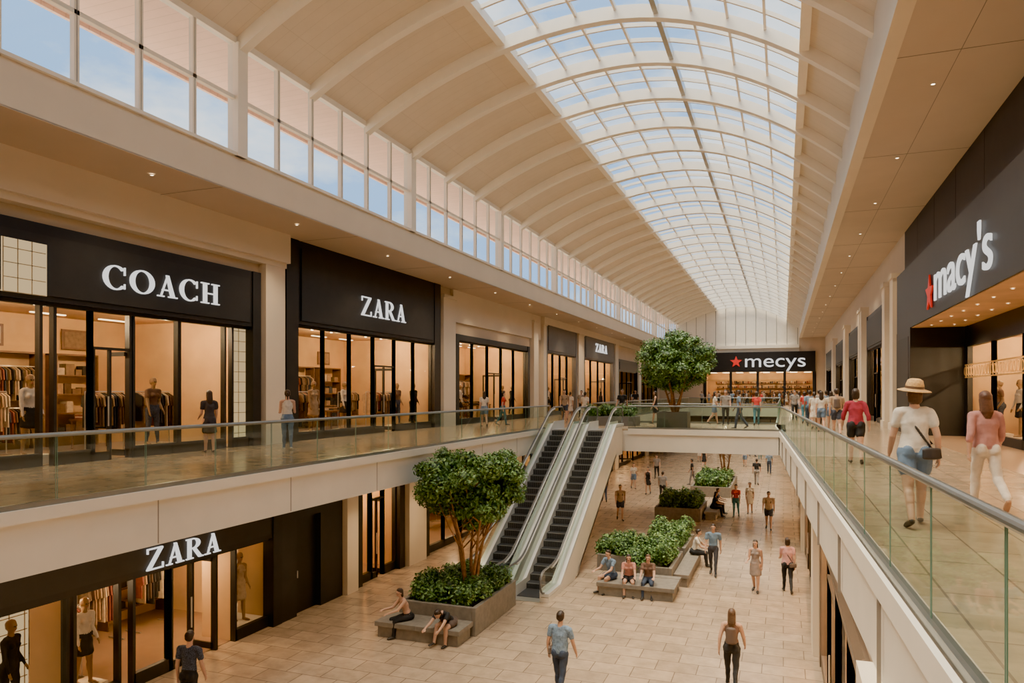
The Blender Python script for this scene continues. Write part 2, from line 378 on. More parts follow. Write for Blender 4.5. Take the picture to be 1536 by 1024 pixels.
def shopfront(xw,s,y0,y1,z0,zg,zp,jamb=.35,frame=M_black,panes=None,depth=4.2,n=5,proj=.22,seed=0,mann=True,power=1.0,name='storefront'):
    r=random.Random(seed+int(y0*10)); X=lambda v: xw+s*v
    root=empty(name,(xw,(y0+y1)/2,z0)); avoid=[]
    mb=MB()
    mb.box(frame,X(-.12),X(proj),y0,y0+jamb,z0,zp); mb.box(frame,X(-.12),X(proj),y1-jamb,y1,z0,zp)
    mb.box(frame,X(-.12),X(proj-.03),y0+jamb,y1-jamb,zg,zp)
    if zp-zg>.9:
        a,b=y0+jamb+.15,y1-jamb-.15
        mb.box(M_dark if frame is M_black else frame,X(proj-.03),X(proj+.02),a,b,zg+.12,zp-.25)
    a,b=y0+jamb,y1-jamb
    if panes is None:
        w=(b-a)/n; panes=[(a+i*w,a+(i+1)*w,'door' if i in (n//2,) else 'glass') for i in range(n)]
    for (p,q,t) in panes:
        mb.box(frame,X(-.1),X(.05),p-.035,p+.035,z0,zg); mb.box(frame,X(-.1),X(.05),q-.035,q+.035,z0,zg)
        if t in('glass','lit','litgrid'):
            mb.box(frame,X(-.08),X(.05),p,q,z0,z0+.28); mb.quad(M_shopglass,[(X(0),p,z0+.28),(X(0),q,z0+.28),(X(0),q,zg),(X(0),p,zg)])
        if t=='door':
            zt=z0+min(2.6,zg-z0-.1); avoid.append((p,q))
            mb.box(frame,X(-.06),X(.05),p,q,zt,zt+.06)
            mb.quad(M_shopglass,[(X(0),p,zt+.08),(X(0),q,zt+.08),(X(0),q,zg),(X(0),p,zg)])
            mb.box(frame,X(-.04),X(.04),p+.03,p+.09,z0,zt); mb.box(frame,X(-.04),X(.04),p+.05,(p+q)/2,z0,z0+.2)
            mb.box(frame,X(-.04),X(.04),(p+q)/2-.06,(p+q)/2,z0,zt)
            mb.quad(M_shopglass,[(X(0),p+.1,z0+.2),(X(0),(p+q)/2,z0+.2),(X(0),(p+q)/2,zt),(X(0),p+.1,zt)])
            L=(q-p)/2
            mb.box(frame,X(-.05),X(-L),q-.1,q-.05,z0+.05,z0+.2); mb.box(frame,X(-L-.08),X(-L),q-.1,q-.05,z0+.05,zt-.02); mb.box(frame,X(-.05),X(-L),q-.1,q-.05,zt-.12,zt-.02)
            mb.tube(M_steel,[(X(.08),(p+q)/2-.12,z0+.8),(X(.08),(p+q)/2-.12,z0+1.5)],.018,6)
        elif t=='lit' or t=='litgrid':
            zlo=z0+.1 if t=='lit' else zg+.1; zhi=zg if t=='lit' else zp-.45
            off=(proj+.03) if t=='litgrid' else (-1.0 if q-p>1.1 else -.06)
            if t=='lit':
                avoid.append((p,q)); mb.box(M_cream,X(off),X(-.05),p,q,z0,z0+.25)
                mb.box(M_interior,X(off),X(-.05),p-.03,p,z0,zg); mb.box(M_interior,X(off),X(-.05),q,q+.03,z0,zg)
                if q-p>1.1: MANN.append((X(-.5),(p+q)/2+.1,z0+.25,-math.pi/2,root))
            mb.box(M_lit,X(off-.03),X(off),p+.02,q-.02,zlo,zhi)
            k=p+.05
            while k<q-.05: mb.box(M_litgrid,X(off),X(off+.012),k-.008,k+.008,zlo,zhi); k+=.3
            k=zlo
            while k<zhi: mb.box(M_litgrid,X(off),X(off+.012),p+.05,q-.05,k-.008,k+.008); k+=.3
    mb.box(frame,X(-.1),X(.06),a,b,zg-.08,zg)
    mb.build('frame',root).location=-root.location
    mb=MB(); zc=zg+.25; 
    mb.box(M_interior,X(-depth),X(-depth-.1),y0,y1,z0,zc); mb.box(M_interior,X(-.12),X(-depth),y0-.02,y0+.05,z0,zc); mb.box(M_interior,X(-.12),X(-depth),y1-.05,y1+.02,z0,zc)
    mb.box(M_interior,X(-.12),X(-depth),y0,y1,zc,zc+.1); mb.box(M_shopfloor,X(-.1),X(-depth),y0,y1,z0,z0+.015)
    k=y0+1.0
    while k<y1-1.2:
        mb.box(M_strip,X(-depth+.9),X(-depth+.8),k,k+1.0,zc-.03,zc); k+=2.1
    mb.build('interior',root).location=-root.location
    if y0<64 and y1>4:
        L=y1-y0; nn=max(1,round(L/3.6))
        for i in range(nn):
            fill_lamp(X(-1.6)-xw,y0+(i+.5)*L/nn-(y0+y1)/2,zc-.35-z0,120*power*(zc-z0)/3.3,root)
    display('merchandise_display',X,y0+.2,y1-.2,z0+.015,depth,r,root,zc,mann=mann,avoid=avoid)
    return root
def wall(xw,s,z0,z1,ops,ya,yb,m,th=.3):
    mb=MB(); y=ya
    for (a,b,zt) in sorted(ops):
        if a>y: mb.box(m,xw,xw-s*th,y,a,z0,z1)
        if zt<z1: mb.box(m,xw,xw-s*th,a,b,zt,z1)
        y=b
    if y<yb: mb.box(m,xw,xw-s*th,y,yb,z0,z1)
    return mb
# --- upper left
S1=[(-6,5,9.0),(6.4,17.7,9.8),(18.9,29.9,11.15),(31.6,42.4,9.03),(45.7,53.4,11.0),(55.4,66.3,11.0),(68.2,78,9.4),(80,91,9.4)]
mb=wall(XL,1,L2,11.15,S1,Y0,Y1,M_beige)
for a,b in ((17.85,18.75),(30.1,31.4),(43.0,43.9),(45.0,45.6),(53.6,55.2),(66.6,67.9),(78.3,79.6)):
    mb.box(M_cream,XL,XL+.28,a,b,L2,10.6); mb.box(M_cream,XL,XL+.34,a-.05,b+.05,10.6,10.75)
mb.box(M_cream,XL,XL+.45,4.5,18.8,10.25,11.15); mb.box(M_cream,XL,XL+.3,4.5,18.8,10.1,10.25)
mb.box(M_cream,XL,XL+.14,31.4,44.8,9.6,11.15)
mb.box(M_cream,XL,XL+.4,44.8,94,10.7,11.15)
mb.build('wall_left')
shopfront(XL,1,-6,5,L2,8.2,9.0,n=5,seed=1)
cp=[(6.9,8.4,'glass'),(8.5,9.85,'glass'),(9.93,10.93,'litgrid'),(11.25,12.15,'glass'),(12.15,13.2,'door'),(13.3,14.7,'glass'),(14.75,16.4,'glass'),(16.7,17.4,'lit')]
shopfront(XL,1,6.4,17.7,L2,8.15,9.8,panes=cp,seed=2,depth=5,power=1.8)
shopfront(XL,1,18.9,29.9,L2,8.42,11.15,n=6,jamb=.6,seed=3,depth=5,power=1.8)
shopfront(XL,1,31.6,42.4,L2,8.75,9.03,n=5,seed=4,power=1.5)
shopfront(XL,1,45.7,53.4,L2,8.9,11.0,n=4,seed=5,frame=M_grey)
shopfront(XL,1,55.4,66.3,L2,8.9,11.0,n=4,seed=6,frame=M_grey)
shopfront(XL,1,68.2,78,L2,8.3,9.4,n=4,seed=7,mann=False)
shopfront(XL,1,80,91,L2,8.3,9.4,n=4,seed=8,mann=False)
mb=MB(); letters(mb,M_letter,'COACH',(XL+.25,12.25,8.62),(0,1,0),.56,3.7,.04,(1,0,0)); mb.build('sign_letters')
mb=MB(); letters(mb,M_letter,'ZARA',(XL+.25,23.15,9.08),(0,1,0),.72,3.4,.04,(1,0,0)); mb.build('sign_letters')
mb=MB(); letters(mb,M_letter,'ZARA',(XL+.25,59.0,9.6),(0,1,0),.7,4.2,.06,(1,0,0)); mb.build('sign_letters')
# --- lower left
S2=[(-6,6.6,3.4),(7.9,15.9,3.35),(19.5,22.6,3.5),(24.2,33,3.5),(35,44,3.5),(46,56,3.5),(58,70,3.5),(72,84,3.5)]
mb=wall(XLL,1,0,3.7,S2,Y0,Y1,M_beige)
mb.box(M_dark,XLL-.02,XLL+.2,15.9,16.55,0,3.7); mb.box(M_dark,XLL-.02,XLL+.2,17.65,18.75,0,3.7); mb.box(M_dark,XLL-.02,XLL+.2,16.55,17.65,2.7,3.7)
mb.box(M_black,XLL,XLL+.03,16.55,17.65,0,2.7); mb.tube(M_steel,[(XLL+.07,16.75,1),(XLL+.07,16.75,1.2)],.015,6)
mb.box(M_cream,XLL,XLL+.35,18.8,19.4,0,3.7); mb.box(M_cream,XLL,XLL+.35,22.7,24.0,0,3.7)
for a in (33.3,44.4,56.4,70.4): mb.box(M_cream,XLL,XLL+.3,a,a+1.3,0,3.7)
mb.build('wall_lower_left')
shopfront(XLL,1,-6,6.6,0,2.9,3.4,n=5,seed=11)
lp=[(8.2,9.85,'lit'),(10.0,11.0,'glass'),(11.35,12.3,'glass'),(12.3,13.7,'door'),(14.35,15.6,'lit')]
shopfront(XLL,1,7.9,15.9,0,2.36,3.35,panes=lp,seed=12,depth=4,power=1.8)
shopfront(XLL,1,19.5,22.6,0,3.1,3.5,n=3,seed=13,power=1.5)
for k,(a,b,c) in enumerate(S2[3:]): shopfront(XLL,1,a,b,0,3.0,3.5,n=5,seed=20+k,mann=k<2,jamb=.3,power=1.5)
mb=MB(); letters(mb,M_letter,'ZARA',(XLL+.25,11.45,2.43),(0,1,0),.46,2.15,.04,(1,0,0)); mb.build('sign_letters')
# --- lower right
S3=[(-4,6,3.4),(8,18,3.4),(20,30,3.4),(32,42,3.4),(44,56,3.4),(58,70,3.4)]
mb=wall(XLR,-1,0,3.64,S3,Y0,Y1,M_beige)
for a in (6.3,18.3,30.3,42.3,56.3): mb.box(M_cream,XLR,XLR-.2,a,a+1.3,0,3.64)
mb.build('wall_lower_right')
for k,(a,b,c) in enumerate(S3): shopfront(XLR,-1,a,b,0,3.0,3.4,n=4,seed=30+k,mann=False,depth=3.2,proj=.08,frame=M_bronze,power=2.0)
# --- upper right
S4=[(4,33.6,12.8),(38.5,46,10.5),(49,58,10.5),(61,72,10.5),(75,88,10.5)]
mb=wall(XR,-1,L2,ZSR,S4,Y0,Y1,M_cream)
for a in (34.0,36.6,47.0,48.2,59,60.1,73,74.1): mb.box(M_cream,XR,XR-.4,a,a+.9,L2,11.0); mb.box(M_cream,XR,XR-.46,a-.06,a+.96,11.0,11.2); mb.box(M_cream,XR,XR-.46,a-.04,a+.94,L2,L2+.3)
mb.build('wall_right')
for k,(a,b,c) in enumerate(S4[1:]):
    shopfront(XR,-1,a,b,L2,8.6,10.5,n=4,seed=40+k,mann=False)
e=empty('department_store_entrance',(0,0,0))
mb=MB()
mb.box(M_dark,XR,XR+.25,3.5,33.6,8.6,12.8); mb.box(M_black,XR-.3,XR,3.5,33.5,8.6,10.95)
for y in np.arange(5,33,3.2): mb.box(M_black,XR-.004,XR+.02,y,y+.02,10.95,12.8)
mb.box(M_black,XR-.3,6.2,30.2,33.6,L2,8.6); mb.box(M_dark,XR-.31,XR-.29,30.6,33.2,L2+.1,8.3)
mb.box(M_interior,XR-.25,6.3,3.5,30.2,8.58,8.7)
mb.build('portal',e)
mb=MB()
for y in np.arange(5,30,1.6):
    for x in (4.9,5.6): dl(x,y,8.57,.035)
mb.build('entrance_downlights',e)
for y in (8,13,18,23,28):
    l=bpy.data.lights.new('downlight','SPOT'); l.energy=260; l.color=(1,.72,.42); l.spot_size=math.radians(140); l.spot_blend=.8; l.shadow_soft_size=.05
    o=bpy.data.objects.new('downlight_beam',l); o.location=(5.3,y,8.5); COL.objects.link(o); o.parent=e
rt=shopfront(6.2,-1,4,30.2,L2,7.9,8.6,n=8,seed=50,jamb=.4,depth=4.6,proj=.05,power=2.1); rt.parent=e
mb=MB()
for y in np.arange(5,30,.35):
    mb.box(M_gold,6.12,6.14,y,y+.02,6.75,7.15); mb.tube(M_gold,[(6.13,y+.17+.12*math.cos(a),6.95+.15*math.sin(a)) for a in np.linspace(0,2*math.pi,10)],.012,4)
mb.box(M_gold,6.11,6.16,5,30,6.71,6.75); mb.box(M_gold,6.11,6.16,5,30,7.15,7.19); mb.build('gilded_screen',e)
fonttext('store_sign_text',"macy's",(XR-.36,25.4,9.0),-math.pi/2,1.75,1.46,e,0,.02)
mb=MB(); star(mb,M_red,(XR-.31,26.2,9.35),(0,-1,0),.6,(-1,0,0)); mb.build('store_sign_star',e)

# ------------------------------------------------------------------ end wall
e=empty('department_store_front')
mb=MB()
YW=Y1
xs=np.linspace(XU,XB,24)
for a,b in zip(xs[:-1],xs[1:]): mb.prism(M_white,[(a,YW,11.1),(b,YW,11.1),(b,YW,zroof(b)),(a,YW,zroof(a))],(0,.3,0))
for x in np.arange(XU+1,XB,1.2): mb.box(M_grey,x,x+.04,YW-.03,YW,12,zroof(x)-.2)
mb.box(M_white,XU,XB,YW-.3,YW,11.6,12.0)
mb.box(M_beige,XL-5,-9.4,YW,YW+.3,0,11.15); mb.box(M_beige,3.6,11,YW,YW+.3,L2,13); mb.box(M_beige,XB,3.6,YW,YW+.3,11.1,13.2); mb.box(M_beige,-9.4,8,YW,YW+.3,0,3.7)
mb.build('wall_end')
mb=MB()
mb.box(M_black,-9.4,3.6,YW-.4,YW+.2,8.7,11.15)
for x in (-9.4,-6.3,-3.1,0,3.3): mb.box(M_black,x,x+.3,YW-.2,YW+.1,L2,8.7)
mb.box(M_interior,-9.4,3.6,YW+5,YW+5.2,L2,8.7); mb.box(M_interior,-9.4,3.6,YW,YW+5,8.7,8.9); mb.box(M_shopfloor,-9.4,3.6,YW,YW+5,L2,L2+.02)
mb.box(M_interior,-9.5,-9.4,YW,YW+5,L2,8.7); mb.box(M_interior,3.6,3.7,YW,YW+5,L2,8.7)
for x in np.arange(-8.8,3,1.6):
    for yy in (.8,2.6): mb.box(M_strip,x,x+.8,YW+yy,YW+yy+.3,8.65,8.7)
mb.box(M_gold,-9.4,3.6,YW-.05,YW,7.6,7.75)
mb.build('portal',e)
for x in (-7,-3,1): fill_lamp(x,YW+2,8,200,e)
fonttext('store_sign_text',"mecys",(-4.6,YW-.47,9.3),0,2.3,1.25,e)
mb=MB(); star(mb,M_red,(-5.5,YW-.42,9.95),(1,0,0),.75,(0,-1,0)); mb.build('store_sign_star',e)
r=random.Random(5)
mb=MB()
for k in range(11):
    x=-8.2+k*1.05
    for z in (.3,.9,1.5,2.1,2.7):
        mb.box(M_wood,x,x+.9,YW+4.5,YW+4.9,L2+z,L2+z+.04)
        for q in range(4): mb.box(r.choice(GAR),x+.05+q*.22,x+.2+q*.22,YW+4.5,YW+4.8,L2+z+.04,L2+z+.04+r.uniform(.15,.4))
garments(mb,-7,-4,YW+2,L2+1.5,'x',r); garments(mb,-2,2,YW+2.5,L2+1.5,'x',r); mb.build('merchandise_display',e)
mb=MB()
mb.box(M_interior,-9.4,XLR,Y1-2,Y1-1.8,0,3.7)
for x in np.arange(-9,1,1.5): mb.box(M_black,x,x+.1,Y1-2.1,Y1-2,0,3.2)
mb.box(M_black,-9.4,XLR,Y1-2.15,Y1-2,2.9,3.7)
mb.build('wall_lower_end')
mb=MB(); mb.box(M_cream,-20,11,Y0-.3,Y0,0,18); mb.build('wall_back')

# ------------------------------------------------------------------ railings
def railing(name,pts,z0,h=1.0,step=1.5,offs=0):
    mb=MB()
    for (xa,ya),(xb,yb) in zip(pts[:-1],pts[1:]):
        A=Vector((xa,ya,0));B=Vector((xb,yb,0));L=(B-A).length;d=(B-A)/L
        n=max(1,round(L/step)); w=L/n
        for i in range(n):
            p=A+d*(i*w+.012); q=A+d*((i+1)*w-.012)
            mb.quad(M_glass,[(p.x,p.y,z0+.03),(q.x,q.y,z0+.03),(q.x,q.y,z0+h-.03),(p.x,p.y,z0+h-.03)])
            for e in (p,q): mb.tube(M_gedge,[(e.x,e.y,z0+.03),(e.x,e.y,z0+h-.03)],.005,4)
        nn=Vector((-d.y,d.x,0))*.035
        mb.prism(M_rail,[A+nn+Vector((0,0,z0)),A-nn+Vector((0,0,z0)),B-nn+Vector((0,0,z0)),B+nn+Vector((0,0,z0))],(0,0,.09))
    mb.tube(M_rail,[(x,y,z0+h) for x,y in pts],.034,12)
    return mb.build(name)
railing('glass_railing',[(XE-.05,Y0),(XE-.05,YB0-.8)],L2)
railing('glass_railing',[(XE-.05,YB1),(XE-.05,YE)],L2)
railing('glass_railing',[(xr(Y0)+.05,Y0),(xr(YB0)+.05,YB0-.0),(-6.3,YB0+.03)],L2)
railing('glass_railing',[(XE,YB1-.05),(xr(36)+.05,YB1-.05),(xr(60)+.05,YE)],L2)
railing('glass_railing',[(XE,YE+.05),(xr(60),YE+.05)],L2)

# ------------------------------------------------------------------ escalators
YA,YT=21.4,21.4+L2/math.tan(math.radians(30))
def zp(y): return 0 if y<YA else (L2 if y>YT else (y-YA)*math.tan(math.radians(30)))
def strip(mb,m,x0,x1,lo,hi,ya,yb,clamp=True):
    ys=sorted(set([ya,yb]+[v for v in (YA,YT) if ya<v<yb]+list(np.linspace(ya,yb,12))))
    for a,b in zip(ys[:-1],ys[1:]):
        l=[max(.0,zp(a)+lo) if clamp else zp(a)+lo, max(.0,zp(b)+lo) if clamp else zp(b)+lo]
        mb.prism(m,[(x0,a,l[0]),(x0,b,l[1]),(x0,b,zp(b)+hi),(x0,a,zp(a)+hi)],(x1-x0,0,0))
def escalator(x0,x1):
    mb=MB(); xs0,xs1=x0+.27,x1-.27
    n=23; 
    for i in range(n):
        a=YA+i*.3464; z=(i+1)*.2
        mb.box(M_step,xs0,xs1,a,a+.36,z-.24,z)
        mb.box(M_stepedge,xs0,xs1,a-.006,a+.014,z-.02,z+.003)
        for k in range(1,22): 
            xx=xs0+(xs1-xs0)*k/22; mb.box(M_stepedge,xx,xx+.006,a-.004,a,z-.2,z-.02)
    mb.box(M_steel,xs0,xs1,YA-1.3,YA,0,.02); mb.box(M_step,xs0,xs1,YA-.9,YA+.02,.02,.03); mb.box(M_steel,xs0,xs1,YT,YT+1.6,L2-.1,L2+.012)
    yb,yt=YA-1.2,YT+1.5
    for s0,s1,inner in ((x0,xs0,1),(xs1,x1,-1)):
        strip(mb,M_fascia,s0,s1,-1.05,.14,yb,yt-.3)
        strip(mb,M_deck,s0,s1,.16,.26,yb,yt,False)
        c=(s0+s1)/2
        xi=xs0 if inner>0 else xs1
        strip(mb,M_deck,xi-.012,xi+.012,-.1,.36,yb,yt,False)
        ys=sorted([yb+.1,YA,YT,yt-.1]+list(np.linspace(yb+.2,yt-.2,14)))
        for a,b in zip(ys[:-1],ys[1:]): mb.quad(M_glass,[(c,a,zp(a)+.24),(c,b,zp(b)+.24),(c,b,zp(b)+.92),(c,a,zp(a)+.92)])
        P=[]
        for t in np.linspace(-90,90,9): P.append((c,yb-.05-.33*math.cos(math.radians(t)),.62+.33*math.sin(math.radians(t))))
        for y in sorted([YA,YT]+list(np.linspace(YA-.5,YA+.6,8))+list(np.linspace(YT-.6,YT+.5,8))):
            zz=np.mean([zp(y+q) for q in np.linspace(-.5,.5,9)]); P.append((c,y,zz+.95))
        for t in np.linspace(90,-90,9): P.append((c,yt+.05+.33*math.cos(math.radians(t)),L2+.62+.33*math.sin(math.radians(t))))
        mb.tube(M_rubber,P,.032,8)
        P2=[(p[0],p[1],p[2]-.06) for p in P[9:-9]]; mb.tube(M_deck,P2,.048,6)
        for (cy,cz,sg) in ((yb-.05,.62,-1),(yt+.05,L2+.62,1)):
            pts=[(c,cy+sg*.3*math.cos(math.radians(t)),cz+.3*math.sin(math.radians(t))) for t in np.linspace(-90,90,9)]
            mb.quad(M_glass,pts+[(c,cy-sg*.16,cz+.3),(c,cy-sg*.16,cz-.38)])
    strip(mb,M_fascia,x0,x1,-1.05,-.95,YA+1.9,YT)
    strip(mb,M_fascia,x0+.02,x0+.05,-1.05,.16,YA,YT); strip(mb,M_fascia,x1-.05,x1-.02,-1.05,.16,YA,YT)
    return mb.build('escalator')
escalator(-9.42,-8.02); escalator(-7.86,-6.46)

# ------------------------------------------------------------------ plants
def leaves(name,blobs,n,size,parent,seed=0,core=True,ck=.62):
    g=np.random.default_rng(seed)
    B=np.array([b[0] for b in blobs]); Rr=np.array([b[1] for b in blobs],dtype=float)
    w=(Rr.prod(1))**(2/3); idx=g.choice(len(B),n,p=w/w.sum())
    d=g.normal(size=(n,3)); d/=np.linalg.norm(d,axis=1,keepdims=True)
    rad=g.uniform(.62,1.16,(n,1)); c=B[idx]+d*Rr[idx]*rad
    nrm=d+g.normal(size=(n,3))*.7+np.array([0,0,.45]); nrm/=np.linalg.norm(nrm,axis=1,keepdims=True)
    u=np.cross(nrm,g.normal(size=(n,3))); u/=np.linalg.norm(u,axis=1,keepdims=True); v=np.cross(nrm,u)
    s=size*g.uniform(.6,1.3,(n,1)); l=s; ww=s*.5
    V=np.stack([c-u*l,c+v*ww-u*l*.1,c+u*l,c-v*ww-u*l*.1],1).reshape(-1,3)
    F=np.arange(4*n).reshape(-1,4)
    me=bpy.data.meshes.new(name); me.from_pydata(V.tolist(),[],F.tolist())
    for m in M_leaf: me.materials.append(m)
    me.polygons.foreach_set('material_index',g.choice(4,n,p=[.36,.34,.10,.20])); me.update()
    o=bpy.data.objects.new(name,me); COL.objects.link(o); o.parent=parent
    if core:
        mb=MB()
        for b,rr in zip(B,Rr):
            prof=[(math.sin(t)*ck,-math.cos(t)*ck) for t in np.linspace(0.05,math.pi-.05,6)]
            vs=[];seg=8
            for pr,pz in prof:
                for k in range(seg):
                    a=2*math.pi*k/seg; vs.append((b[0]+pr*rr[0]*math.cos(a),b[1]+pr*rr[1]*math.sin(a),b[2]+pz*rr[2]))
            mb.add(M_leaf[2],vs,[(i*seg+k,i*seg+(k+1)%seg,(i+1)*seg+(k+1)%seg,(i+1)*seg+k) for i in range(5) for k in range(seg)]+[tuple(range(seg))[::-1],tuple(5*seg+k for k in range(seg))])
        mb.build('foliage_shade_core',parent)  # added dark green blobs, opaque stand-in for the shade inside the leaves
def tree(x,y,z,trunk,cz,rad,rh,seed,n=15000,size=.055,nb=70):
    r=random.Random(seed); e=empty('potted_tree',(x,y,z)); mb=MB()
    blobs=[]
    for k in range(nb):
        while True:
            p=Vector((r.uniform(-1,1),r.uniform(-1,1),r.uniform(-1,1)))
            if .35<p.length<1: break
        br=r.uniform(.15,.27)*rad
        fl=1-.2*max(0,-p.z)
        blobs.append(((p.x*(rad-br*.6)*fl,p.y*(rad-br*.6)*fl,cz+p.z*(rh-br*.6)),(br,br,br*.75)))
    for k in range(5):
        a=k*2*math.pi/5+.4
        base=Vector((.08*math.cos(a),.08*math.sin(a),0)); mid=Vector((.22*math.cos(a),.22*math.sin(a),trunk*.6)); top=Vector((.55*rad*math.cos(a+.3),.55*rad*math.sin(a+.3),cz))
        pts=[];rs=[]
        for t in np.linspace(0,1,12):
            q=base*(1-t)**2+mid*2*t*(1-t)+top*t*t; q+=Vector((math.sin(t*9+k)*.025,math.cos(t*8+k)*.025,0)); pts.append(q); rs.append(.05*(1-t)+.016)
        mb.tube(M_bark,pts,rs,8)
        for j in range(6):
            s=pts[5+j]; q=Vector(blobs[(k*7+j*3)%nb][0]); mb.tube(M_bark,[s,(s+q)/2+Vector((0,0,-.08)),q],[.022,.016,.008],6)
    mb.build('trunk',e,smooth=True)
    leaves('foliage',blobs,n,size,e,seed)
    return e
def hedge(x0,x1,y0,y1,z,h,seed,n=5000,parent=None,size=.055):
    r=random.Random(seed); e=empty('shrub_bed',((x0+x1)/2,(y0+y1)/2,z)); e.parent=parent; hx,hy=(x1-x0)/2,(y1-y0)/2; blobs=[]
    nx=max(2,int((x1-x0)/.36)); ny=max(2,int((y1-y0)/.36))
    for i in range(nx):
        for j in range(ny):
            b=r.uniform(.2,.33); blobs.append(((-hx+(i+.5)*2*hx/nx+r.uniform(-.08,.08),-hy+(j+.5)*2*hy/ny+r.uniform(-.08,.08),h*.4+r.uniform(-.1,.2)),(b,b,h*.55)))
    leaves('foliage',blobs,n,size,e,seed,ck=.75); return e
def planter(x0,x1,y0,y1,h,z=0,t=.12,name='concrete_planter',m=None):
    m=m or M_concrete; mb=MB()
    mb.box(m,x0,x0+t,y0,y1,z,z+h); mb.box(m,x1-t,x1,y0,y1,z,z+h); mb.box(m,x0+t,x1-t,y0,y0+t,z,z+h); mb.box(m,x0+t,x1-t,y1-t,y1,z,z+h)
    mb.box(M_soil,x0+t,x1-t,y0+t,y1-t,z,z+h-.08); o=mb.build(name)
    bv=o.modifiers.new('b','BEVEL'); bv.width=.015; bv.segments=2; return o
def bench(x0,x1,y0,y1,name='stone_bench',h=.40):
    mb=MB(); mb.box(M_concrete,x0,x1,y0,y1,h-.12,h); mb.box(M_concrete,x0+.06,x1-.06,y0+.06,y1-.06,0,h-.12)
    mb.box(M_seam,(x0+x1)/2-.006,(x0+x1)/2+.006,y0-.002,y1,h-.11,h+.002)
    o=mb.build(name); bv=o.modifiers.new('b','BEVEL'); bv.width=.012; bv.segments=2
p=planter(-9.5,-7.3,16.75,19.7,.72); bench(-9.7,-7.35,15.85,16.72)
hedge(-9.4,-7.4,16.9,19.6,.68,.5,1,12000,p,.05)
tree(-8.0,18.0,.62,1.9,3.12,1.60,1.28,3,34000,.05,80)
p=planter(-4.9,-3.3,23.1,25.8,.62); bench(-5.35,-3.0,21.5,22.7); hedge(-4.8,-3.4,23.2,25.7,.56,.62,2,7000,p)
bench(-4.4,-3.0,22.75,23.05)
p=planter(-6.1,-4.95,24.6,26.4,.55); hedge(-6.1,-5.0,24.7,26.3,.5,.6,7,4000,p)
bench(-3.28,-2.8,23.3,27.5)
p=planter(-4.8,-3.3,26.4,29.2,.6); hedge(-4.7,-3.4,26.5,29.1,.55,.65,4,6000,p)
p=planter(-5.9,-3.7,35.4,38.5,.6); hedge(-5.7,-3.9,35.6,38.3,.55,.6,5,5500,p,size=.07)
bench(-3.6,-3.0,36,39)
p=planter(-5.2,-2.9,44,49,.6); hedge(-5.0,-3.1,44.2,48.8,.55,.7,6,5500,p,size=.08)
t=tree(-3.6,49.8,.6,1.4,2.5,1.3,.9,12,7000,.09); p=planter(-4.4,-2.9,49.1,50.5,.6); p.parent=t; p.location=-t.location
t=tree(-4.45,32.05,L2+.66,1.2,2.25,1.85,1.42,8,26000,.055,80); p=planter(-5.15,-3.85,31.5,32.6,.74,L2,.06,'planter_box',M_grey); p.parent=t; p.location=-t.location
p=planter(-9.1,-6.5,33.7,34.9,.45,L2,.06,'planter_box',M_grey); hedge(-9.0,-6.6,33.8,34.8,L2+.4,.5,9,2800,p)

# ------------------------------------------------------------------ people
SK=[mat('skin_light',(.50,.29,.195),.55,var=.04,scale=20),mat('skin_tan',(.38,.20,.12),.55,var=.04,scale=20),mat('skin_brown',(.20,.10,.055),.55,var=.05,scale=20)]
def V(*a): return np.array(a,dtype=float)
def cap_mesh(a,b,ra,rb,w,capk=1.0,seg=14):
    n=b-a; L=np.linalg.norm(n); n=n/L if L>1e-6 else V(0,0,1)
    w=w-n*np.dot(w,n); 
    if np.linalg.norm(w)<1e-4: w=np.cross(n,V(0,1,0.3))
    w/=np.linalg.norm(w); d=np.cross(n,w); vs=[]
    rings=[]
    for t in (-80,-55,-28): rings.append((a,ra,math.radians(t),-1))
    rings.append((a,ra,0,0)); rings.append((b,rb,0,0))
    for t in (28,55,80): rings.append((b,rb,math.radians(t),1))
    for c,r,t,_ in rings:
        ce=c+n*math.sin(t)*min(r)*capk; k=math.cos(t)
        for i in range(seg):
            an=2*math.pi*i/seg; vs.append(tuple(ce+w*math.cos(an)*r[0]*k+d*math.sin(an)*r[1]*k))
    nr=len(rings)
    fs=[(i*seg+k,i*seg+(k+1)%seg,(i+1)*seg+(k+1)%seg,(i+1)*seg+k) for i in range(nr-1) for k in range(seg)]
    fs+=[tuple(range(seg))[::-1],tuple((nr-1)*seg+k for k in range(seg))]
    return vs,fs
def pscore(P,a,b,ra,rb,w,capk):
    n=b-a; L=np.linalg.norm(n); n=n/L if L>1e-6 else V(0,0,1)
    w=w-n*np.dot(w,n)
    if np.linalg.norm(w)<1e-4: w=np.cross(n,V(0,1,0.3))
    w/=np.linalg.norm(w); d=np.cross(n,w)
    q=P-a; t=np.clip(q@n/max(L,1e-6),0,1); rw=ra[0]+(rb[0]-ra[0])*t; rd=ra[1]+(rb[1]-ra[1])*t; m=np.minimum(rw,rd)
    ex=(q@n-t*L)/(m*capk)
    return (np.sqrt((q@w/rw)**2+(q@d/rd)**2+ex**2)-1)*m
rad=math.radians
